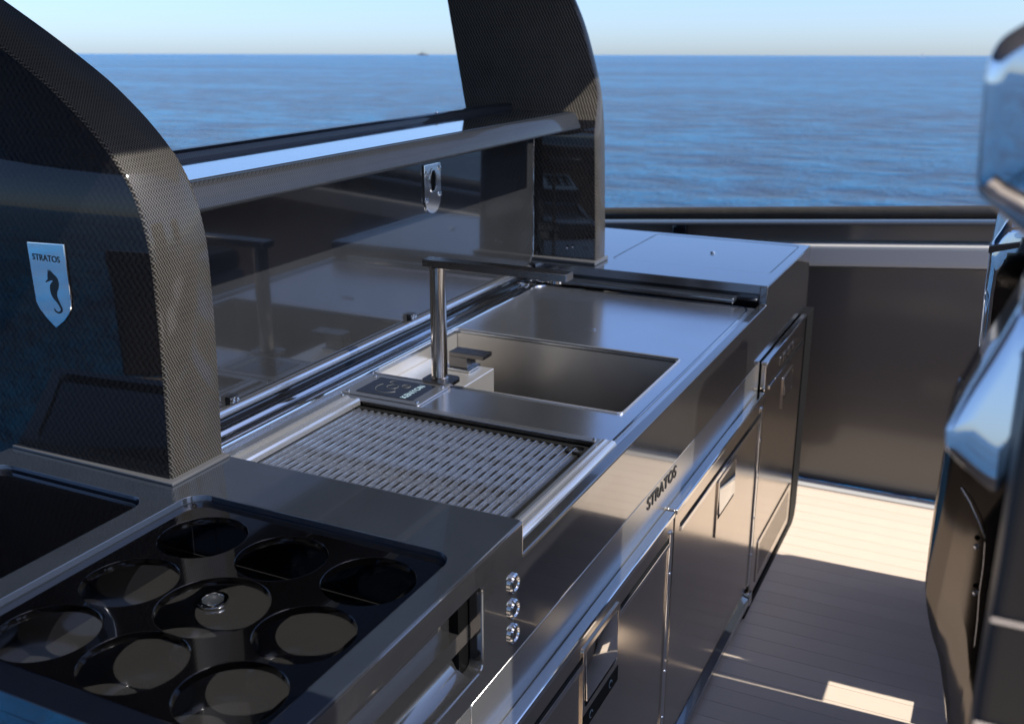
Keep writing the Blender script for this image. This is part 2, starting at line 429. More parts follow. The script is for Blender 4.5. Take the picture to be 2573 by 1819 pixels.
# far raised block
MB().plate(rrect(-1.402, FX-.0015, 2.669, 3.262, .004, 2), [rrect(-1.040, -.578, 2.815, 3.235, .018)], 'z', .930, .9545).build('far_worktop', 'paint', cnt, bevel=.0045, seg=3)
lid = MB().plate(rrect(-1.0375, -.5805, 2.8175, 3.2325, .016), [], 'z', .932, .9538).build('flush_lid', 'paint', cnt, bevel=.0018)
MB().lathe([(.0, .0), (.0085, 0), (.0085,.003), (.006,.0055), (.0,.006)], (-.794, 3.018, .954)).build('pull_knob', 'chrome', lid)
MB().box(-1.39, -.572, 2.80, 3.25, .925, .931).build('lid_gasket', 'void', cnt)
b = MB(); b.box(-1.40, -.5715, 2.6695, 2.684, .60, .9285); b.build('far_riser', 'black', cnt)
b = MB(); b.box(-1.235, -.628, 2.630, 2.6685, .9055, .922); b.build('riser_step', 'paint', cnt, bevel=.007, seg=4)
# dark convex end of the counter
b = MB(); b.prism([(3.263,.93),(3.275,.915),(3.297,.85),(3.312,.77),(3.317,.70),(3.317,.05),(3.30,.02),(3.263,.0)], 'x', -1.40, FX-.004); b.build('end_panel', 'black', cnt, bevel=.008, seg=3)
# rail below the fascia, doors
MB().box(FX-.018, FX-.0012, 1.012, 2.640, .662, .7560).build('steel_rail', 'rail_steel', cnt, bevel=.001, seg=1)
MB().box(FX-.018, FX-.0012, .588, 1.010, .30, .7560).build('side_panel', 'rail_steel', cnt, bevel=.001, seg=1)
b = MB(); b.box(-1.38, FX-.030, .60, 3.262, .0, .75); b.build('carcass', 'void', cnt)
MB().prism([(3.198,.748),(3.198,.055),(3.185,.038),(3.16,.03),(2.60,.03),(2.60,.004),(3.26,.004),(3.29,.02),(3.306,.06),(3.308,.748)], 'x', FX-.03, FX+.0195).build('door_seal', 'rubber', cnt, bevel=.002)
MB().box(FX-.029, FX-.006, .60, 3.195, .0, .094).build('kick_board', 'black', cnt)
b = MB(); b.prism([(FX-.006,.081),(FX+.028,.070),(FX+.028,.050),(FX-.006,.050)], 'y', .60, 2.60); b.build('kick_edge', 'kick', cnt, bevel=.002, seg=2)
MB().box(FX-.006, FX+.030, 2.604, 2.628, .045, .084).build('kick_joint', 'chrome', cnt, bevel=.002)

def door(y0, y1, z0, z1, hy, hz, hw, hh, logo=False, vent=False, plate=False):
    t = .017; x1 = FX + t
    d = MB().box(FX-.001, x1, y0, y1, z0, z1).build('door', 'steel_front', cnt, bevel=.0045, seg=3)
    MB().box(FX-.001, x1+.0035, y0+.002, y1-.002, z1-.012, z1+.001).build('top_trim', 'chrome', d, bevel=.004, seg=3) if not logo else \
        MB().box(FX-.001, x1+.002, y0, y1, z1-.010, z1+.001).build('top_trim', 'chrome', d, bevel=.003, seg=3)
    zz = z1 - (.055 if not logo else .078)
    MB().box(x1-.001, x1+.003, y0+.045, y1-.022, zz-.012, zz).build('grip_strip', 'chrome', d, bevel=.0015)
    MB().box(x1-.002, x1+.0012, y0+.045, y1-.022, zz+.001, zz+.007).build('grip_shadow', 'rubber', d)
    if not logo:
        MB().box(x1-.001, x1+.004, y1-.030, y1-.012, z0+.004, z1-.035).build('hinge_strip', 'chrome', d, bevel=.002)
        for z in (z0+.10, z1-.13, z1-.36):
            MB().lathe([(.0,0),(.0042,0),(.0035,.0025),(.0,.003)], (x1+.003, y1-.021, z), 'x', 10).build('screw', 'chrome', d)
    # flush pull: bezel, tilted paddle, dark gap
    bz = MB().plate(rrect(hy-hw/2, hy+hw/2, hz-hh/2, hz+hh/2, .006, 3), [rrect(hy-hw/2+.010, hy+hw/2-.010, hz-hh/2+.045*hh/.15, hz+hh/2-.010, .005, 3)], 'x', x1-.001, x1+.0035).build('handle', 'steel_front', d, bevel=.0012)
    ya, yb, za, zb = hy-hw/2+.011, hy+hw/2-.011, hz-hh/2+.050*hh/.15, hz+hh/2-.012
    MB().box(x1-.0005, x1+.0008, ya-.001, yb+.001, za-.005, zb+.002).build('handle_recess', 'void', bz)
    b = MB(); b.prism([(x1+.001, zb), (x1+.003, zb), (x1+.0065, za+.006), (x1+.001, za+.006)], 'y', ya+.002, yb-.002); b.build('paddle', 'chrome', bz, bevel=.0015)
    if plate:
        MB().box(x1-.001, x1+.0042, hy-hw/2+.002, hy+hw/2-.002, hz-hh/2+.004, hz-hh/2+.036).build('lower_plate', 'rubber', bz, bevel=.001)
        for dy in (-.048, .045):
            b = MB(); b.tube([(x1+.0044, hy+dy+.007*math.cos(a), hz-hh/2+.020+.007*math.sin(a)) for a in [k*.6 for k in range(9)]], .0007, 5); b.build('lock_mark', 'print', bz)
    if logo:
        for i, (yy, w) in enumerate(((.17,.03),(.215,.05),(.28,.045),(.335,.03))):
            MB().box(x1-.0005, x1+.0018, y0+yy, y0+yy+w, z1-.058, z1-.034).build('logo_relief', 'dark_steel', d, bevel=.0006, seg=1)
    if vent:
        v = MB().plate(rrect(y0+.06, y1-.03, .062, .196, .006, 3), [rrect(y0+.075, y1-.05, .080, .178, .004, 3)], 'x', x1-.001, x1+.003).build('vent', 'steel_front', d, bevel=.001)
        MB().box(x1-.0005, x1+.0006, y0+.074, y1-.049, .079, .179).build('vent_back', 'void', v)
        n = 34; w = (y1-.05 - y0-.075)/n; first = None
        for i in range(n):
            if first is None: first = MB().box(x1+.0008, x1+.0026, y0+.0765, y0+.0765+w*.55, .081, .177).build('vent_slat', 'steel_front', v, smooth=False)
            else: copy_part(first, v, (0, w*i, 0))
    return d
door(1.015, 1.846, .098, .672, 1.442, .558, .172, .165, plate=True)
door(1.852, 2.640, .098, .672, 2.275, .525, .172, .150)
door(2.652, 3.192, .040, .7515, 2.960, .588, .140, .095, logo=True, vent=True)
text('lettering', 'STRATOS', .036, M['dark_print'], cnt, (FX-.0008, 1.722, .7235), (0,1,0), (0,0,1), .0012, 1.18, 1.04)
# push buttons
pb = None
for z in (.8745, .8345, .7955):
    if pb is None:
        pb = MB().lathe([(0,0),(.0145,0),(.0145,.003),(.0125,.0055),(.0105,.0055),(.0095,.0035),(.008,.004),(.004,.0052),(0,.0054)], (FX, 1.134, z), 'x', 28).build('push_button', 'chrome', cnt)
    else: copy_part(pb, cnt, (0, 0, z-.8745))

# ------------------------------------------------------------------ cup tray
tray = thing('cup_holder_tray', 'black gloss cup holder tray with nine round holes in the near box', 'cup holder', (-.80, .83, .943))
holes = []
for yy in (.951, .820, .694):
    for xx in (-.926, -.794, -.660):
        holes.append(circle(xx, yy, .068 if (yy == .820 and xx == -.794) else .0595, 40))
MB().plate(rrect(-1.016, -.587, .624, 1.038, .028), holes, 'z', .934, .9445).build('tray_plate', 'tray', tray, bevel=.0026, seg=3)
MB().plate(circle(-.910, .942, .0210, 28), [circle(-.910, .942, .0152, 28)], 'z', .853, .8585).build('drain_ring', 'chrome', tray, bevel=.0015)
MB().lathe([(0,0),(.0148,0),(.0148,.0035),(.008,.001),(.0,.001)], (-.910, .942, .853)).build('drain_plug', 'kick', tray)

# ------------------------------------------------------------------ steel sink top
sink = thing('sink_unit', 'brushed steel sink top with deep rectangular basin and drainboard', 'sink', (-.88, 1.9, .90))
bas = rrect(-1.176, -.617, 1.747, 2.120, .010, 4)
grl = rrect(-1.150, -.602, 1.172, 1.596, .006, 3)
drn = rrect(-1.182, -.580, 2.165, 2.622, .035)
MB().plate([(-1.192,1.1675),(-.5515,1.1675),(-.5515,2.6295),(-1.192,2.6295)], [bas, grl], 'z', .893, .9015).build('sink_deck', 'steel', sink, bevel=.0022, seg=2)
# raised outline of the drainboard and the bright front lip
b = MB(); pts = [(-1.186,2.13,.902),(-1.186,2.585,.902)] + [(-1.186+.035*(1-math.cos(a)), 2.585+.035*math.sin(a), .902) for a in (R(30),R(60),R(90))] + [(-.612,2.62,.902)] + [(-.612+.03*math.sin(a), 2.59+.03*math.cos(a), .902) for a in (R(30),R(60),R(90))] + [(-.582,2.0,.902),(-.582,1.60,.902)]
b.tube(pts, .0032, 8); b.build('drain_rim', 'chrome', sink)
b = MB(); b.tube([(-1.187, 1.17, .9025), (-1.187, 2.60, .9025)], .0035, 8); b.build('back_rim', 'chrome', sink)
b = MB(); b.prism([(-.571,.9018),(-.5745,.9068),(-.580,.9088),(-.584,.9072),(-.588,.9072),(-.592,.9090),(-.598,.9070),(-.6005,.9018)], 'y', 1.169, 1.60); b.build('front_lip', 'lip', sink, bevel=.001)
# basin
b = MB(); zb = .735
b.box(-1.178,-.615,1.745,1.7465,zb,.8925); b.box(-1.178,-.615,2.1205,2.122,zb,.8925); b.box(-1.178,-1.1765,1.7465,2.1205,zb,.8925); b.box(-.6165,-.615,1.7465,2.1205,zb,.8925); b.box(-1.178,-.615,1.745,2.122,zb-.002,zb)
b.build('basin', 'steel_basin', sink)
b = MB(); b.tube([(x, y_, .9022) for x, y_ in rrect(-1.1775, -.6155, 1.7455, 2.1215, .011, 4)] + [(-.6155, 2.1105, .9022)], .0026, 8); b.build('basin_rim', 'lip', sink)
MB().box(-1.1755, -1.008, 1.748, 1.985, zb+.0005, .866).build('basin_ledge', 'steel_basin', sink, bevel=.003, seg=3)
MB().lathe([(0,0),(.04,0),(.038,.003),(.025,.001),(0,.001)], (-.85, 1.93, zb+.0005)).build('basin_drain', 'chrome', sink)
b = MB(); b.box(-.905,-.872,2.255,2.262,.902,.905); b.build('pop_up_tab', 'steel', sink, bevel=.001)
# stepped gutter up to the splash panel
b = MB(); b.prism([(-1.193,.893),(-1.193,.905),(-1.197,.9085),(-1.204,.9085),(-1.208,.9055),(-1.214,.9055),(-1.219,.9115),(-1.229,.9135),(-1.233,.906),(-1.275,.904),(-1.275,.893)], 'y', 1.168, 2.629); b.build('gutter', 'chrome', sink, bevel=.0012, seg=2)
b = MB(); b.box(-1.2335,-1.195,2.57,2.6285,.9052,.914); b.build('gutter_end', 'chrome', sink, bevel=.003, seg=3)

# ------------------------------------------------------------------ electric grill
grill = thing('electric_grill', 'recessed electric grill with ribbed slotted metal cooking plate', 'grill', (-.87, 1.40, .88))
b = MB(); b.box(-1.148,-1.146,1.174,1.594,.845,.8995); b.box(-.608,-.606,1.174,1.594,.845,.8995); b.box(-1.146,-.608,1.592,1.594,.845,.8995); b.box(-1.148,-.606,1.174,1.594,.843,.845); b.build('grill_tub', 'dark_steel', grill)
b = MB(); fr_o = [(-1.158,1.1685),(-.601,1.1685),(-.601,1.604),(-1.158,1.604)]; fr_i = rrect(-1.141,-.606,1.1695,1.588,.008,3)
b.plate(fr_o, [fr_i], 'z', .9018, .9052); b.build('frame', 'satin', grill, bevel=.0012)
b = MB(); b.prism([(-1.101,.895),(-1.101,.9045),(-1.104,.9085),(-1.109,.9085),(-1.113,.9058),(-1.124,.9058),(-1.129,.9095),(-1.135,.9095),(-1.140,.9055),(-1.140,.895)], 'y', 1.170, 1.588); b.build('back_lip', 'lip', grill, bevel=.0008)
MB().box(-1.105, -.612, 1.1705, 1.578, .860, .868).build('plate_base', 'void', grill)  # black sheet puts the darkness of the slots into the colour
NR = 31; gx0, gx1 = -1.098, -.628; pitch = (gx1-gx0)/NR
plate = MB().box(gx0, gx1, 1.172, 1.205, .8805, .888).build('grill_plate', 'cast', grill, bevel=.001)
# one rib: rounded ridge along y; narrow webs with slots between ribs
def rib_mesh(xc):
    b = MB(); h = pitch*.19
    prof = [(xc-h,.884),(xc-h*.85,.8935),(xc-h*.4,.8968),(xc,.8974),(xc+h*.4,.8968),(xc+h*.85,.8935),(xc+h,.884)]
    n = len(prof); rows = []
    for yy, sc in ((1.172,1),(1.562,1),(1.568,.93),(1.5715,.75)):
        rows.append([b.bm.verts.new((x, yy, .884+(z-.884)*sc)) for x, z in prof])
    for A, B in zip(rows, rows[1:]):
        for i in range(n-1): b.bm.faces.new([A[i], A[i+1], B[i+1], B[i]])
    b.bm.faces.new(rows[0]); b.bm.faces.new(rows[-1][::-1])
    return b
rib = None
for i in range(NR):
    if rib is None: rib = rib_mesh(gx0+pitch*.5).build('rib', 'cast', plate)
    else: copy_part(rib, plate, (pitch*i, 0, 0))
# webs between ribs, broken by drain slots in staggered rows
b = MB()
for i in range(NR+1):
    xc = gx0 + pitch*i; hw = pitch*.31; sw = pitch*.17
    b.box(xc-hw, xc-sw, 1.172, 1.568, .8842, .8928); b.box(xc+sw, xc+hw, 1.172, 1.568, .8842, .8928)
    cuts = []
    if 3 <= i <= NR-2:
        off = .012 if i % 2 else .0
        for j in range(6): cuts.append((1.226+off+j*.054, 1.226+off+j*.054+.026))
    ys = [1.172] + [c for p in cuts for c in p] + [1.568]
    for a, c in zip(ys[::2], ys[1::2]): b.box(xc-sw*.99, xc+sw*.99, a, c, .8842, .8924)
w = b.build('slot_webs', 'cast_shaded', plate, kind='stuff', smooth=False)
# finger hole loop at the far right corner of the plate
b = MB(); b.plate(rrect(-.652,-.612,1.545,1.580,.012,5), [rrect(-.646,-.620,1.551,1.574,.009,5)], 'z', .888, .897); b.build('lifting_loop', 'rubber', grill, bevel=.002)
b = MB(); b.box(-1.112,-.612,1.5725,1.5865,.884,.8935); b.build('plate_seal', 'rubber', grill, bevel=.001)
b = MB()
for px, py in ((-.612,1.5955),(-1.149,1.596)):
    MB().lathe([(0,0),(.0042,0),(.0032,.002),(0,.0022)], (px,py,.9052), 'z', 10).build('screw', 'chrome', grill)

# ------------------------------------------------------------------ control panel of the grill
cp = thing('control_panel', 'small square black touch control panel in a screwed steel bezel', 'control panel', (-1.072, 1.667, .9015))
PX0, PX1, PY0, PY1 = -1.163, -.982, 1.6085, 1.732
MB().plate(rrect(PX0,PX1,PY0,PY1,.006,3), [], 'z', .9022, .9062).build('bezel', 'satin', cp, bevel=.0015)
scr = MB().plate(rrect(PX0+.026,PX1-.022,PY0+.016,PY1-.014,.003,2), [], 'z', .9064, .9072).build('screen', 'screen', cp)
for px in (PX0+.011, PX1-.010):
    for py in (PY0+.012, PY1-.012):
        MB().lathe([(0,0),(.0045,0),(.0036,.0022),(0,.0025)], (px,py,.9062), 'z', 12).build('screw', 'chrome', cp)
text('lettering', 'KENYON', .0185, M['print'], cp, (-1.023, PY0+.019, .9074), (0,1,0), (-1,0,0), .0002, 1.05)
def ring(name, cx, cy, r, parent, a0=0, a1=360, sx=1, rr=.0006):
    b = MB(); b.tube([(cx+r*sx*math.cos(R(a)), cy+r*math.sin(R(a)), .9075) for a in [a0+(a1-a0)*k/24 for k in range(25)]], rr, 5); return b.build(name, 'icon', parent)
ring('icon_ring', -1.082, 1.676, .012, cp); ring('icon_ring', -1.058, 1.690, .009, cp); ring('icon_ring', -1.095, 1.700, .007, cp, 60, 300); ring('dial_arc', -1.085, 1.668, .030, cp, 150, 330, .9)
b = MB(); b.tube([(-1.064,1.690,.9075),(-1.052,1.690,.9075)], .0006, 5); b.build('icon_bar', 'icon', cp)
b = MB(); b.tube([(-1.073,1.667,.9075),(-1.066,1.660,.9075)], .0006, 5); b.build('icon_bar', 'icon', cp)

# ------------------------------------------------------------------ tap with square spout, and its mixer
tap = thing('tap', 'tall steel tap with round post and flat square spout', 'tap', (-1.018, 1.757, .9015))
MB().plate(rrect(-1.052,-.982,1.729,1.790,.018), [], 'z', .9022, .9095).build('base_plate', 'dark_steel', tap, bevel=.002)
b = MB(); b.lathe([(.0185,0),(.0185,.004),(.0165,.006),(.0165,.236)], (-1.018,1.757,.9095), 'z', 32); b.build('post', M['steel_front'], tap)
sp = MB().box(-1.044,-.733,1.741,1.775,1.1458,1.1605).build('spout', 'dark_steel', tap, bevel=.0008, seg=1)
MB().box(-.7335,-.7322,1.7415,1.7745,1.1462,1.1601).build('spout_end', 'steel', sp)
MB().lathe([(0,0),(.0125,0),(.0125,.007),(0,.007)], (-.760,1.758,1.1390), 'z', 20).build('aerator', 'chrome', sp)
mx = thing('mixer_handle', 'short square steel mixer lever standing on the basin ledge', 'tap handle', (-1.07, 1.955, .866))
MB().box(-1.100,-1.040,1.925,1.982,.8665,.8735).build('flange', 'chrome', mx, bevel=.002)
MB().box(-1.095,-1.049,1.932,1.974,.8738,.8985).build('body', 'dark_steel', mx, bevel=.001)
MB().box(-1.095,-1.008,1.932,1.974,.8988,.9085).build('lever', 'dark_steel', mx, bevel=.001)

# ------------------------------------------------------------------ arch pillars
def spline(pts, n=8):
    out = []
    P = [pts[0]] + list(pts) + [pts[-1]]
    for i in range(1, len(P)-2):
        p0, p1, p2, p3 = [Vector(p) for p in P[i-1:i+3]]
        for k in range(n):
            t = k/n
            out.append(tuple(.5*((2*p1) + (p2-p0)*t + (2*p0-5*p1+4*p2-p3)*t*t + (3*p1-p0-3*p2+p3)*t**3)))
    out.append(tuple(pts[-1])); return out
def pillar_body(front, back, y0, y1, parent, ch=.0035, yaw=0.0):
    """front and back edges as (x,z) lists of equal length, thickness y0..y1; edge face gets arc-length UVs"""
    b = MB(); b.has_uv = True
    yaw_at = lambda z: yaw*min(1, max(0, (z-1.32)/.10))  # face twisted sunward above the shelf to catch grazing light
    s_ = 0; rows = []
    for i, ((xf, zf), (xb, zb_)) in enumerate(zip(front, back)):
        if i: s_ += math.hypot(xf-front[i-1][0], zf-front[i-1][1])
        i0, i1 = max(i-1,0), min(i+1,len(front)-1)
        d = Vector((front[i1][0]-front[i0][0], front[i1][1]-front[i0][1])).normalized()
        nx, nz = d.y, -d.x          # outward of the front edge
        ring_ = [b.bm.verts.new(p) for p in ((xf-nx*ch, y0+yaw_at(zf), zf-nz*ch), (xf, y0+ch+yaw_at(zf), zf), (xf, y1-ch, zf), (xf-nx*ch, y1, zf-nz*ch), (xb, y1, zb_), (xb, y0-.016*(yaw > 0), zb_))]
        rows.append((ring_, s_))
    sides = {'edge': [], 'face': []}
    for (A, sa), (B, sb) in zip(rows, rows[1:]):
        for k in range(6):
            f = b.bm.faces.new([A[k], A[(k+1) % 6], B[(k+1) % 6], B[k]])
            f.material_index = 0 if k in (0,1,2) else (2 if B[0].co.z > 1.36 else 1)  # sides split by height into shaded and sunlit weave
            for l in f.loops:
                co = l.vert.co; isA = l.vert in A
                l[b.uv].uv = (co.y, sa if isA else sb) if k in (0,1,2) else (co.x, co.z)
    b.bm.faces.new(rows[0][0]); b.bm.faces.new(rows[-1][0][::-1])
    o = b.build('pillar_shell', M['carbon'], parent, angle=50)
    o.data.materials.append(M['carbon_shaded']); o.data.materials.append(M['carbon_sunlit' if yaw else 'carbon_shaded'])
    return o
near = thing('arch_pillar', 'carbon fibre arch pillar nearest the camera with shield badge', 'pillar', (-1.25, 1.105, .955), 'carbon arch pillars')
fp = spline([(-1.071,.957),(-1.067,1.03),(-1.063,1.12),(-1.061,1.22),(-1.0625,1.30),(-1.075,1.363),(-1.099,1.413),(-1.142,1.462),(-1.195,1.507),(-1.25,1.5445),(-1.36,1.608),(-1.52,1.69),(-1.8,1.82),(-2.2,1.985),(-2.75,2.198)], 6)
bp = [(-1.62 - .0*i, z*.93+.07) for i, (x, z) in enumerate(fp)]
bp = [(-2.3 - .5*(z > 1.6)*(z-1.6), .957 + (z-.957)*.80) for (x, z) in fp]
pillar_body(fp, bp, 1.048, 1.162, near)
b = MB(); b.box(-2.3,-1.406,1.0482,1.1618,.10,.9568); b.build('pillar_foot', 'carbon_shaded', near)
b = MB(); b.plate([(-1.398,1.038),(-1.0595,1.0375),(-1.0595,1.1645),(-1.398,1.1645)], [], 'z', .9552, .9605); b.build('base_seal', 'gasket', near, bevel=.002)
far = thing('arch_pillar', 'carbon fibre arch pillar at the far end of the shelf', 'pillar', (-1.22, 2.745, .955), 'carbon arch pillars')
fp = spline([(-1.052,.957),(-1.053,1.05),(-1.0565,1.15),(-1.060,1.26),(-1.0645,1.34),(-1.076,1.435),(-1.097,1.515),(-1.125,1.60),(-1.157,1.67),(-1.215,1.78),(-1.31,1.92),(-1.42,2.05),(-1.56,2.198)], 6)
bp = [(-1.425 if z < 1.2 else -1.425 - (z-1.2)*.185, z) for x, z in fp]
pillar_body(fp, bp, 2.716, 2.790, far, yaw=.045)
b = MB(); b.plate([(-1.40,2.690),(-1.044,2.690),(-1.044,2.797),(-1.40,2.797)], [], 'z', .9550, .9660); b.build('base_seal', 'gasket', far, bevel=.003)
for yy, xx in ((2.6985,-1.135),(2.6985,-1.118)):
    MB().lathe([(0,0),(.0035,0),(0,-.002)], (xx, yy, .998 if xx < -1.12 else 1.002), 'y', 10).build('screw', 'chrome', far)
# shield badge with seahorse on the near pillar
badge = thing('shield_badge', 'mirror polished shield badge with seahorse emblem on the near pillar', 'badge', (-1.264, 1.047, 1.236), None)
sh = [(-1.3015,1.299),(-1.2255,1.302),(-1.2262,1.221)]
sh += [(-1.2275,1.208),(-1.234,1.196),(-1.245,1.185),(-1.2645,1.1715),(-1.283,1.186),(-1.294,1.198),(-1.2995,1.209)]
b = MB(); b.prism(sh, 'y', 1.0468, 1.0432); b.build('shield', 'badge', badge, bevel=.0012)
text('lettering', 'STRATOS', .0132, M['dark_print'], badge, (-1.2935, 1.0431, 1.2735), (1,0,0), (0,0,1), .0003, 1.02)
sc_ = .00013
hx, hz = -1.3015, 1.3015
horse = [(450,575),(440,660),(445,700),(402,745),(412,765),(440,745),(480,725),(505,715),(520,722),(490,760),(466,810),(465,880),(480,960),(510,1020),(560,1080),(590,1130),(610,1180),(600,1215),(570,1235),(535,1220),(515,1185),(505,1185),(515,1225),(545,1255),(580,1262),(615,1245),(638,1205),(632,1150),(610,1095),(580,1020),(565,960),(570,900),(598,830),(608,760),(598,690),(565,635),(520,595),(500,560),(490,585),(478,535),(468,580),(445,545)]
def hp(px, py):
    u = (px-150)/(720-150)*.076; v = (py-90)/(1500-90)*.1305
    return (hx + u - v*.085, 1.3025 - v*.99 - .0)
b = MB(); b.plate([hp(*p) for p in horse], [], 'y', 1.0431, 1.0428); b.build('seahorse_emblem', 'dark_print', badge)

# ------------------------------------------------------------------ shelf between the pillars
shelf = thing('bar_shelf', 'narrow carbon bar shelf spanning between the two arch pillars', 'shelf', (-1.22, 1.93, 1.336))
sy0, sy1 = 1.163, 2.699
b = MB(); b.prism([(-1.10,1.337),(-1.088,1.337),(-1.082,1.340),(-1.082,1.344),(-1.0955,1.376),(-1.101,1.381),(-1.345,1.381),(-1.345,1.337)], 'y', sy0, 2.655)
b.build('shelf_board', M['carbon_shelf'], shelf, bevel=.0015)
MB().box(-1.3445,-1.1135,sy0,2.6545,1.3812,1.3824).build('shelf_top', 'gloss_top', shelf, bevel=.0004, seg=1)
b = MB(); b.box(-1.345,-1.225,2.6555,sy1,1.338,1.380); b.build('shelf_end', M['carbon'], shelf, bevel=.002)
b = MB(); b.prism([(-1.348,1.3815),(-1.305,1.3815),(-1.308,1.392),(-1.318,1.3965),(-1.335,1.3965),(-1.348,1.39)], 'y', sy0, sy1); b.build('back_rail', 'carbon_shelf', shelf, bevel=.001)
MB().lathe([(0,0),(.004,0),(.003,.003),(0,.0035)], (-1.325, 2.30, 1.3965), 'z', 10).build('screw', 'chrome', shelf)
b = MB(); b.box(-1.300,-1.225,sy0,sy1,1.306,1.3365); b.build('shadow_gap', 'void', shelf)

# ------------------------------------------------------------------ splash panel
splash = thing('splash_panel', 'black gloss hinged splash panel with dusty reflections behind the sink', 'panel', (-1.25, 1.93, .93))
pp = [(1.166,.938),(2.660,.938),(2.680,.946),(2.692,.965),(2.694,.985),(2.694,1.303),(1.166,1.303)]
MB().prism(pp, 'x', -1.262, -1.240).build('panel', 'panel', splash, bevel=.0018)
b = MB(); b.tube([(-1.2385,2.694,1.303),(-1.2385,2.6945,.985),(-1.2385,2.692,.965),(-1.2385,2.680,.946),(-1.2385,2.660,.938)], .0013, 8); b.build('edge_trim', 'chrome', splash)
b = MB(); b.tube([(-1.2385,1.166,1.3035),(-1.2385,2.694,1.3035)], .0016, 6); b.build('top_trim', 'chrome', splash)
b = MB(); b.tube([(-1.234,1.168,.938),(-1.234,2.655,.938)], .0095, 16); b.build('hinge_rod', 'steel', splash)
b = MB(); b.box(-1.275,-1.238,1.168,2.66,.9065,.934); b.build('hinge_channel', 'black', splash)
br = None
for yy in (1.375, 2.005, 2.555):
    if br is None:
        br = MB().box(-1.2395,-1.2285,yy-.012,yy+.012,.9455,.9625).build('hinge_bracket', 'black', splash, bevel=.002)
        h = MB().lathe([(0,0),(.0045,0),(.0042,.0035),(0,.0042)], (-1.2285, yy+.005, .954), 'x', 10).build('screw', 'chrome', br)
        h2 = copy_part(h, br, (0,-.011,0))
    else:
        c = copy_part(br, splash, (0, yy-1.375, 0)); copy_part(h, c, (0, yy-1.375, 0)); copy_part(h2, c, (0, yy-1.375, 0))
# latch
latch = thing('latch', 'polished steel latch plate with four screws on the splash panel', 'latch', (-1.238, 2.121, 1.24))
lo = [(2.159,1.296),(2.083,1.296)] + [(2.121+.038*math.cos(R(a)), 1.221+.042*math.sin(R(a))) for a in range(180,361,15)]
MB().plate(lo, [circle(2.121,1.2565,.0135,24,1.9)], 'x', -1.2395, -1.2355).build('latch_plate', 'latch', latch, bevel=.0013)
MB().plate(circle(2.121,1.2565,.0165,24,1.75), [circle(2.121,1.2565,.0130,24,1.9)], 'x', -1.2353, -1.2335).build('thumb_ring', 'chrome', latch, bevel=.0006)
MB().box(-1.2398,-1.2388,2.105,2.137,1.228,1.285).build('thumb_recess', 'void', latch)
for yy, zz in ((2.090,1.276),(2.152,1.283),(2.091,1.214),(2.152,1.222)):
    MB().lathe([(0,0),(.0062,0),(.005,.0028),(.002,.0032),(0,.0030)], (-1.2355,yy,zz), 'x', 14).build('screw', 'chrome', latch)

# ------------------------------------------------------------------ helm seats at the right
def scaled(pts, y_ref, y_new):
    k = y_new/y_ref; return [(x*k, CAM_Z - (CAM_Z-z)*k) for x, z in pts]
G = 'helm seats facing the galley counter'
s1 = thing('helm_seat', 'nearest helm seat at the right edge, with tall gloss shell and arm bolster', 'seat', (.25, .62, 0), G)
up = spline([(.40,1.25),(.0110,1.440),(-.0100,1.4515),(-.0270,1.4615),(-.0318,1.468),(-.0335,1.485),(-.0369,1.541),(-.0373,1.561),(-.0321,1.585),(-.0123,1.603),(.06,1.645),(.22,1.68),(.45,1.69)], 4)
MB().pillow(scaled(up, 1.0, .60), .60, .735, .012, .018, 1.55).build('backrest_shell', 'seat', s1, angle=60)
lw = scaled([(.45,1.235),(.0130,1.424),(-.0290,1.4575),(-.0305,1.4640),(.0100,1.4415),(.42,1.262)], 1.0, .60)
MB().prism(lw, 'y', .605, .73).build('shell_edge', 'kick', s1, bevel=.002)
bo = spline([(.030,1.322),(.0248,1.307),(.0199,1.2876),(.0027,1.2419),(-.0173,1.1942),(-.0365,1.143),(-.0385,1.133),(-.0360,1.118),(-.0280,1.107),(.012,1.0775),(.0272,1.0724),(.0360,1.0844),(.075,1.12),(.12,1.20),(.11,1.32)], 4)
MB().pillow(scaled(bo, 1.3, .66), .64, .735, .012, .20, 1.34).build('arm_bolster', 'seat', s1, angle=60)
sd = MB().box(.0185, .42, .545, .63, .32, 1.475).build('side_pad', 'leather', s1, bevel=.006, seg=3)
for z in (1.08, 1.16, 1.235, 1.30):
    MB().box(.0187, .42, .5435, .548, z, z+.0025).build('seam', 'steel', sd)
MB().box(.08, .45, .10, .735, .0, .34).build('pedestal', 'pedestal', s1, bevel=.02)

s2 = thing('helm_seat', 'second helm seat with rounded gloss pod beside the sunlit deck', 'seat', (.25, 1.4, 0), G)
pod = spline([(-.051,.95),(-.0555,.88),(-.0575,.80),(-.0585,.70),(-.0575,.62),(-.0535,.565),(-.036,.498),(-.0142,.4428),(.0064,.3596),(.030,.28),(.10,.22),(.40,.22),(.45,.86),(.20,.92)], 4)
MB().pillow(scaled(pod, 1.9, 1.12), 1.12, 1.24, .03, .06, 1.0).build('seat_pod', 'seat_body', s2, angle=60)
def at(px, py, Y):      # pixel of the photograph -> point at depth Y (used only to read off the pod's fittings)
    F_ = 2602.0; p_, w_ = R(17.91), R(25.88)
    fw = Vector((-math.sin(w_)*math.cos(p_), math.cos(w_)*math.cos(p_), -math.sin(p_))); r_ = Vector((math.cos(w_), math.sin(w_), 0)); u_ = r_.cross(fw)
    d = r_*((px-1286.5)/F_) - u_*((py-909.5)/F_) + fw; return Vector((0,0,CAM_Z)) + d*(Y/d.y)
b = MB(); b.tube([at(2415,1225,1.125), at(2437,1262,1.118), at(2462,1320,1.112), at(2474,1352,1.112)], .0009, 8); b.build('latch_bar', 'seat_body', s2)
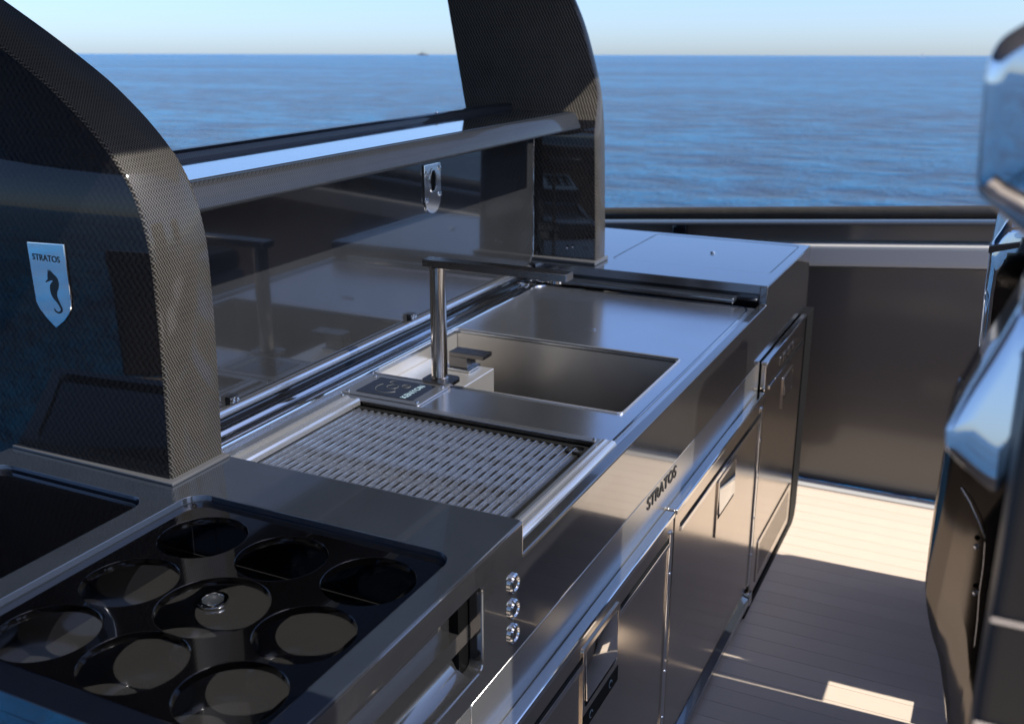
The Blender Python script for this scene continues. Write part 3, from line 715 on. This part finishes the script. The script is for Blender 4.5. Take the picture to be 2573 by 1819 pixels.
b = MB(); b.tube([at(2474,1362,1.112), at(2470,1420,1.112), at(2460,1490,1.112), at(2455,1560,1.112), at(2448,1620,1.116), at(2436,1660,1.125)], .0006, 6); b.build('pod_seam', 'dark_steel', s2)
for q_ in ((2453,1372),(2450,1488)):
    MB().lathe([(0,0),(.003,0),(.0025,-.003),(0,-.0035)], at(*q_, 1.112), 'y', 12).build('fastener', 'chrome', s2)
MB().box(.10, .22, 1.15, 1.60, .95, 1.60).build('backrest', 'leather', s2, bevel=.05, seg=4)
MB().box(.14, .50, 1.0, 1.70, .0, .80).build('pedestal', 'pedestal', s2, bevel=.02)  # base block added out of view to keep the deck in shade
s3 = thing('helm_seat', 'third helm seat whose gloss headrest mirrors the sea above the bulwark', 'seat', (.25, 2.1, 0), G)
hd = spline([(.16,1.262),(.020,1.254),(-.0038,1.2453),(-.0180,1.220),(-.0300,1.1924),(-.0303,1.17),(-.0298,1.1448),(-.0305,1.0964),(-.0283,1.0312),(-.0272,.9897),(-.0240,.960),(-.008,.935),(.05,.92),(.16,.92)], 4)
MB().pillow(scaled(hd, 2.2, 1.95), 1.95, 2.30, .035, .05, 1.15).build('headrest_shell', 'seat', s3, angle=60)
MB().prism(scaled([(-.0318,1.1935),(.022,1.206),(.022,1.196),(-.0318,1.180)], 2.2, 1.95), 'y', 1.944, 1.99).build('headrest_band', 'leather', s3, bevel=.001)
MB().box(.10, .22, 2.05, 2.50, .95, 1.60).build('backrest', 'leather', s3, bevel=.05, seg=4)
MB().box(.14, .50, 1.72, 2.325, .0, .86).build('pedestal', 'pedestal', s3, bevel=.02)
s4 = thing('helm_seat', 'farthest low helm seat hidden behind the others near the bulwark', 'seat', (.25, 2.75, 0), G)
MB().box(.14, .50, 2.425, 3.06, .0, .72).build('pedestal', 'pedestal', s4, bevel=.02)
MB().box(.14, .17, 2.328, 2.424, 0, .214).build('sun_block_low', 'black', s4)  # unseen block added to cut the right end of the deck sun patch
MB().box(.14, .17, 2.328, 2.424, .47, 1.0).build('sun_block_high', 'black', s4)  # unseen block added to cut the sun patch toward the counter
MB().box(.145, .48, 2.43, 3.05, .722, .80).build('cushion', 'leather', s4, bevel=.03, seg=3)

# ------------------------------------------------------------------ vessels on the horizon
def sea_spot(px, dist):
    d = at(px, 160, 1.0) - Vector((0,0,CAM_Z)); d.z = 0; d.normalize()
    p = d*dist; p.z = SEA_P.z - (SEA_N.x*p.x + SEA_N.y*p.y)/SEA_N.z
    return p, Vector((d.y, -d.x, 0))
def vessel(name, label, cat, px, dist, L, H, mast, hull, sails):
    p, ax = sea_spot(px, dist)
    t = thing(name, label, cat, p, 'vessels far out on the horizon')
    def hullmesh():
        b = MB(); W = L*.11
        pts = [(-.5,.0,1),(-.46,.75,1),(.1,1,1),(.36,.62,1.1),(.5,0,1.35)]
        top = []; bot = []
        for sgn in (1,-1):
            rng_ = pts if sgn == 1 else pts[::-1][1:-1]
            for u, v, z in rng_:
                P = p + ax*(u*L) + Vector((-ax.y, ax.x, 0))*(v*W*sgn)
                top.append(b.bm.verts.new(P + Vector((0,0,H*z)))); bot.append(b.bm.verts.new(P*1.0 + Vector((0,0,-.5))))
        n = len(top); b.bm.faces.new(top); b.bm.faces.new(bot[::-1])
        for i in range(n): b.bm.faces.new([top[i], top[(i+1)%n], bot[(i+1)%n], bot[i]])
        return b
    hullmesh().build('hull', hull, t)
    b = MB(); c = p + Vector((0,0,H))
    def obox(u0,u1,w,z0,z1):
        q_ = Vector((-ax.y, ax.x, 0)); vs_ = [b.bm.verts.new(c + ax*u + q_*s_*w + Vector((0,0,z))) for u, s_, z in ((u0,-1,z0),(u1,-1,z0),(u1,1,z0),(u0,1,z0),(u0,-1,z1),(u1,-1,z1),(u1,1,z1),(u0,1,z1))]
        for f in ((0,3,2,1),(4,5,6,7),(0,1,5,4),(1,2,6,5),(2,3,7,6),(3,0,4,7)): b.bm.faces.new([vs_[i] for i in f])
    obox(-.30*L,.15*L,.06*L,0,H*.5); obox(-.18*L,.05*L,.045*L,H*.5,H*.85); b.build('cabin', 'ship_white' if hull != 'hull' else 'hull', t)
    for u in mast:
        b = MB(); b.tube([c + ax*(u*L), c + ax*(u*L) + Vector((0,0,mast[u]))], [L*.006, L*.003], 6); b.build('mast', hull, t)
        if sails:
            b = MB(); q_ = Vector((-ax.y, ax.x, 0))
            o_ = c + ax*(u*L); A = [o_ + Vector((0,0,H*.6)), o_ + ax*(-.40*L) + q_*(.04*L) + Vector((0,0,H*.7)), o_ + Vector((0,0,mast[u]*.97))]
            F1 = [b.bm.verts.new(v) for v in A]; F2 = [b.bm.verts.new(v + q_*.08) for v in A]
            b.bm.faces.new(F1); b.bm.faces.new(F2[::-1])
            for i in range(3): b.bm.faces.new([F1[i], F1[(i+1)%3], F2[(i+1)%3], F2[i]])
            b.build('sail', 'sail', t)
vessel('motor_ship', 'hazy dark vessel with faint masts on the horizon left of the far pillar', 'ship', 1063, 5200, 52, 7, {-.05: 34, .2: 26}, 'hull', False)
vessel('sailing_boat', 'tiny grey mast on the horizon beside the near carbon pillar', 'boat', 329, 6000, 16, 2.5, {0.05: 22}, 'hull', False)
vessel('sailing_boat', 'tiny white sail on the horizon at the right of the photo', 'boat', 2316, 6000, 13, 2.0, {0.05: 17}, 'ship_white', True)
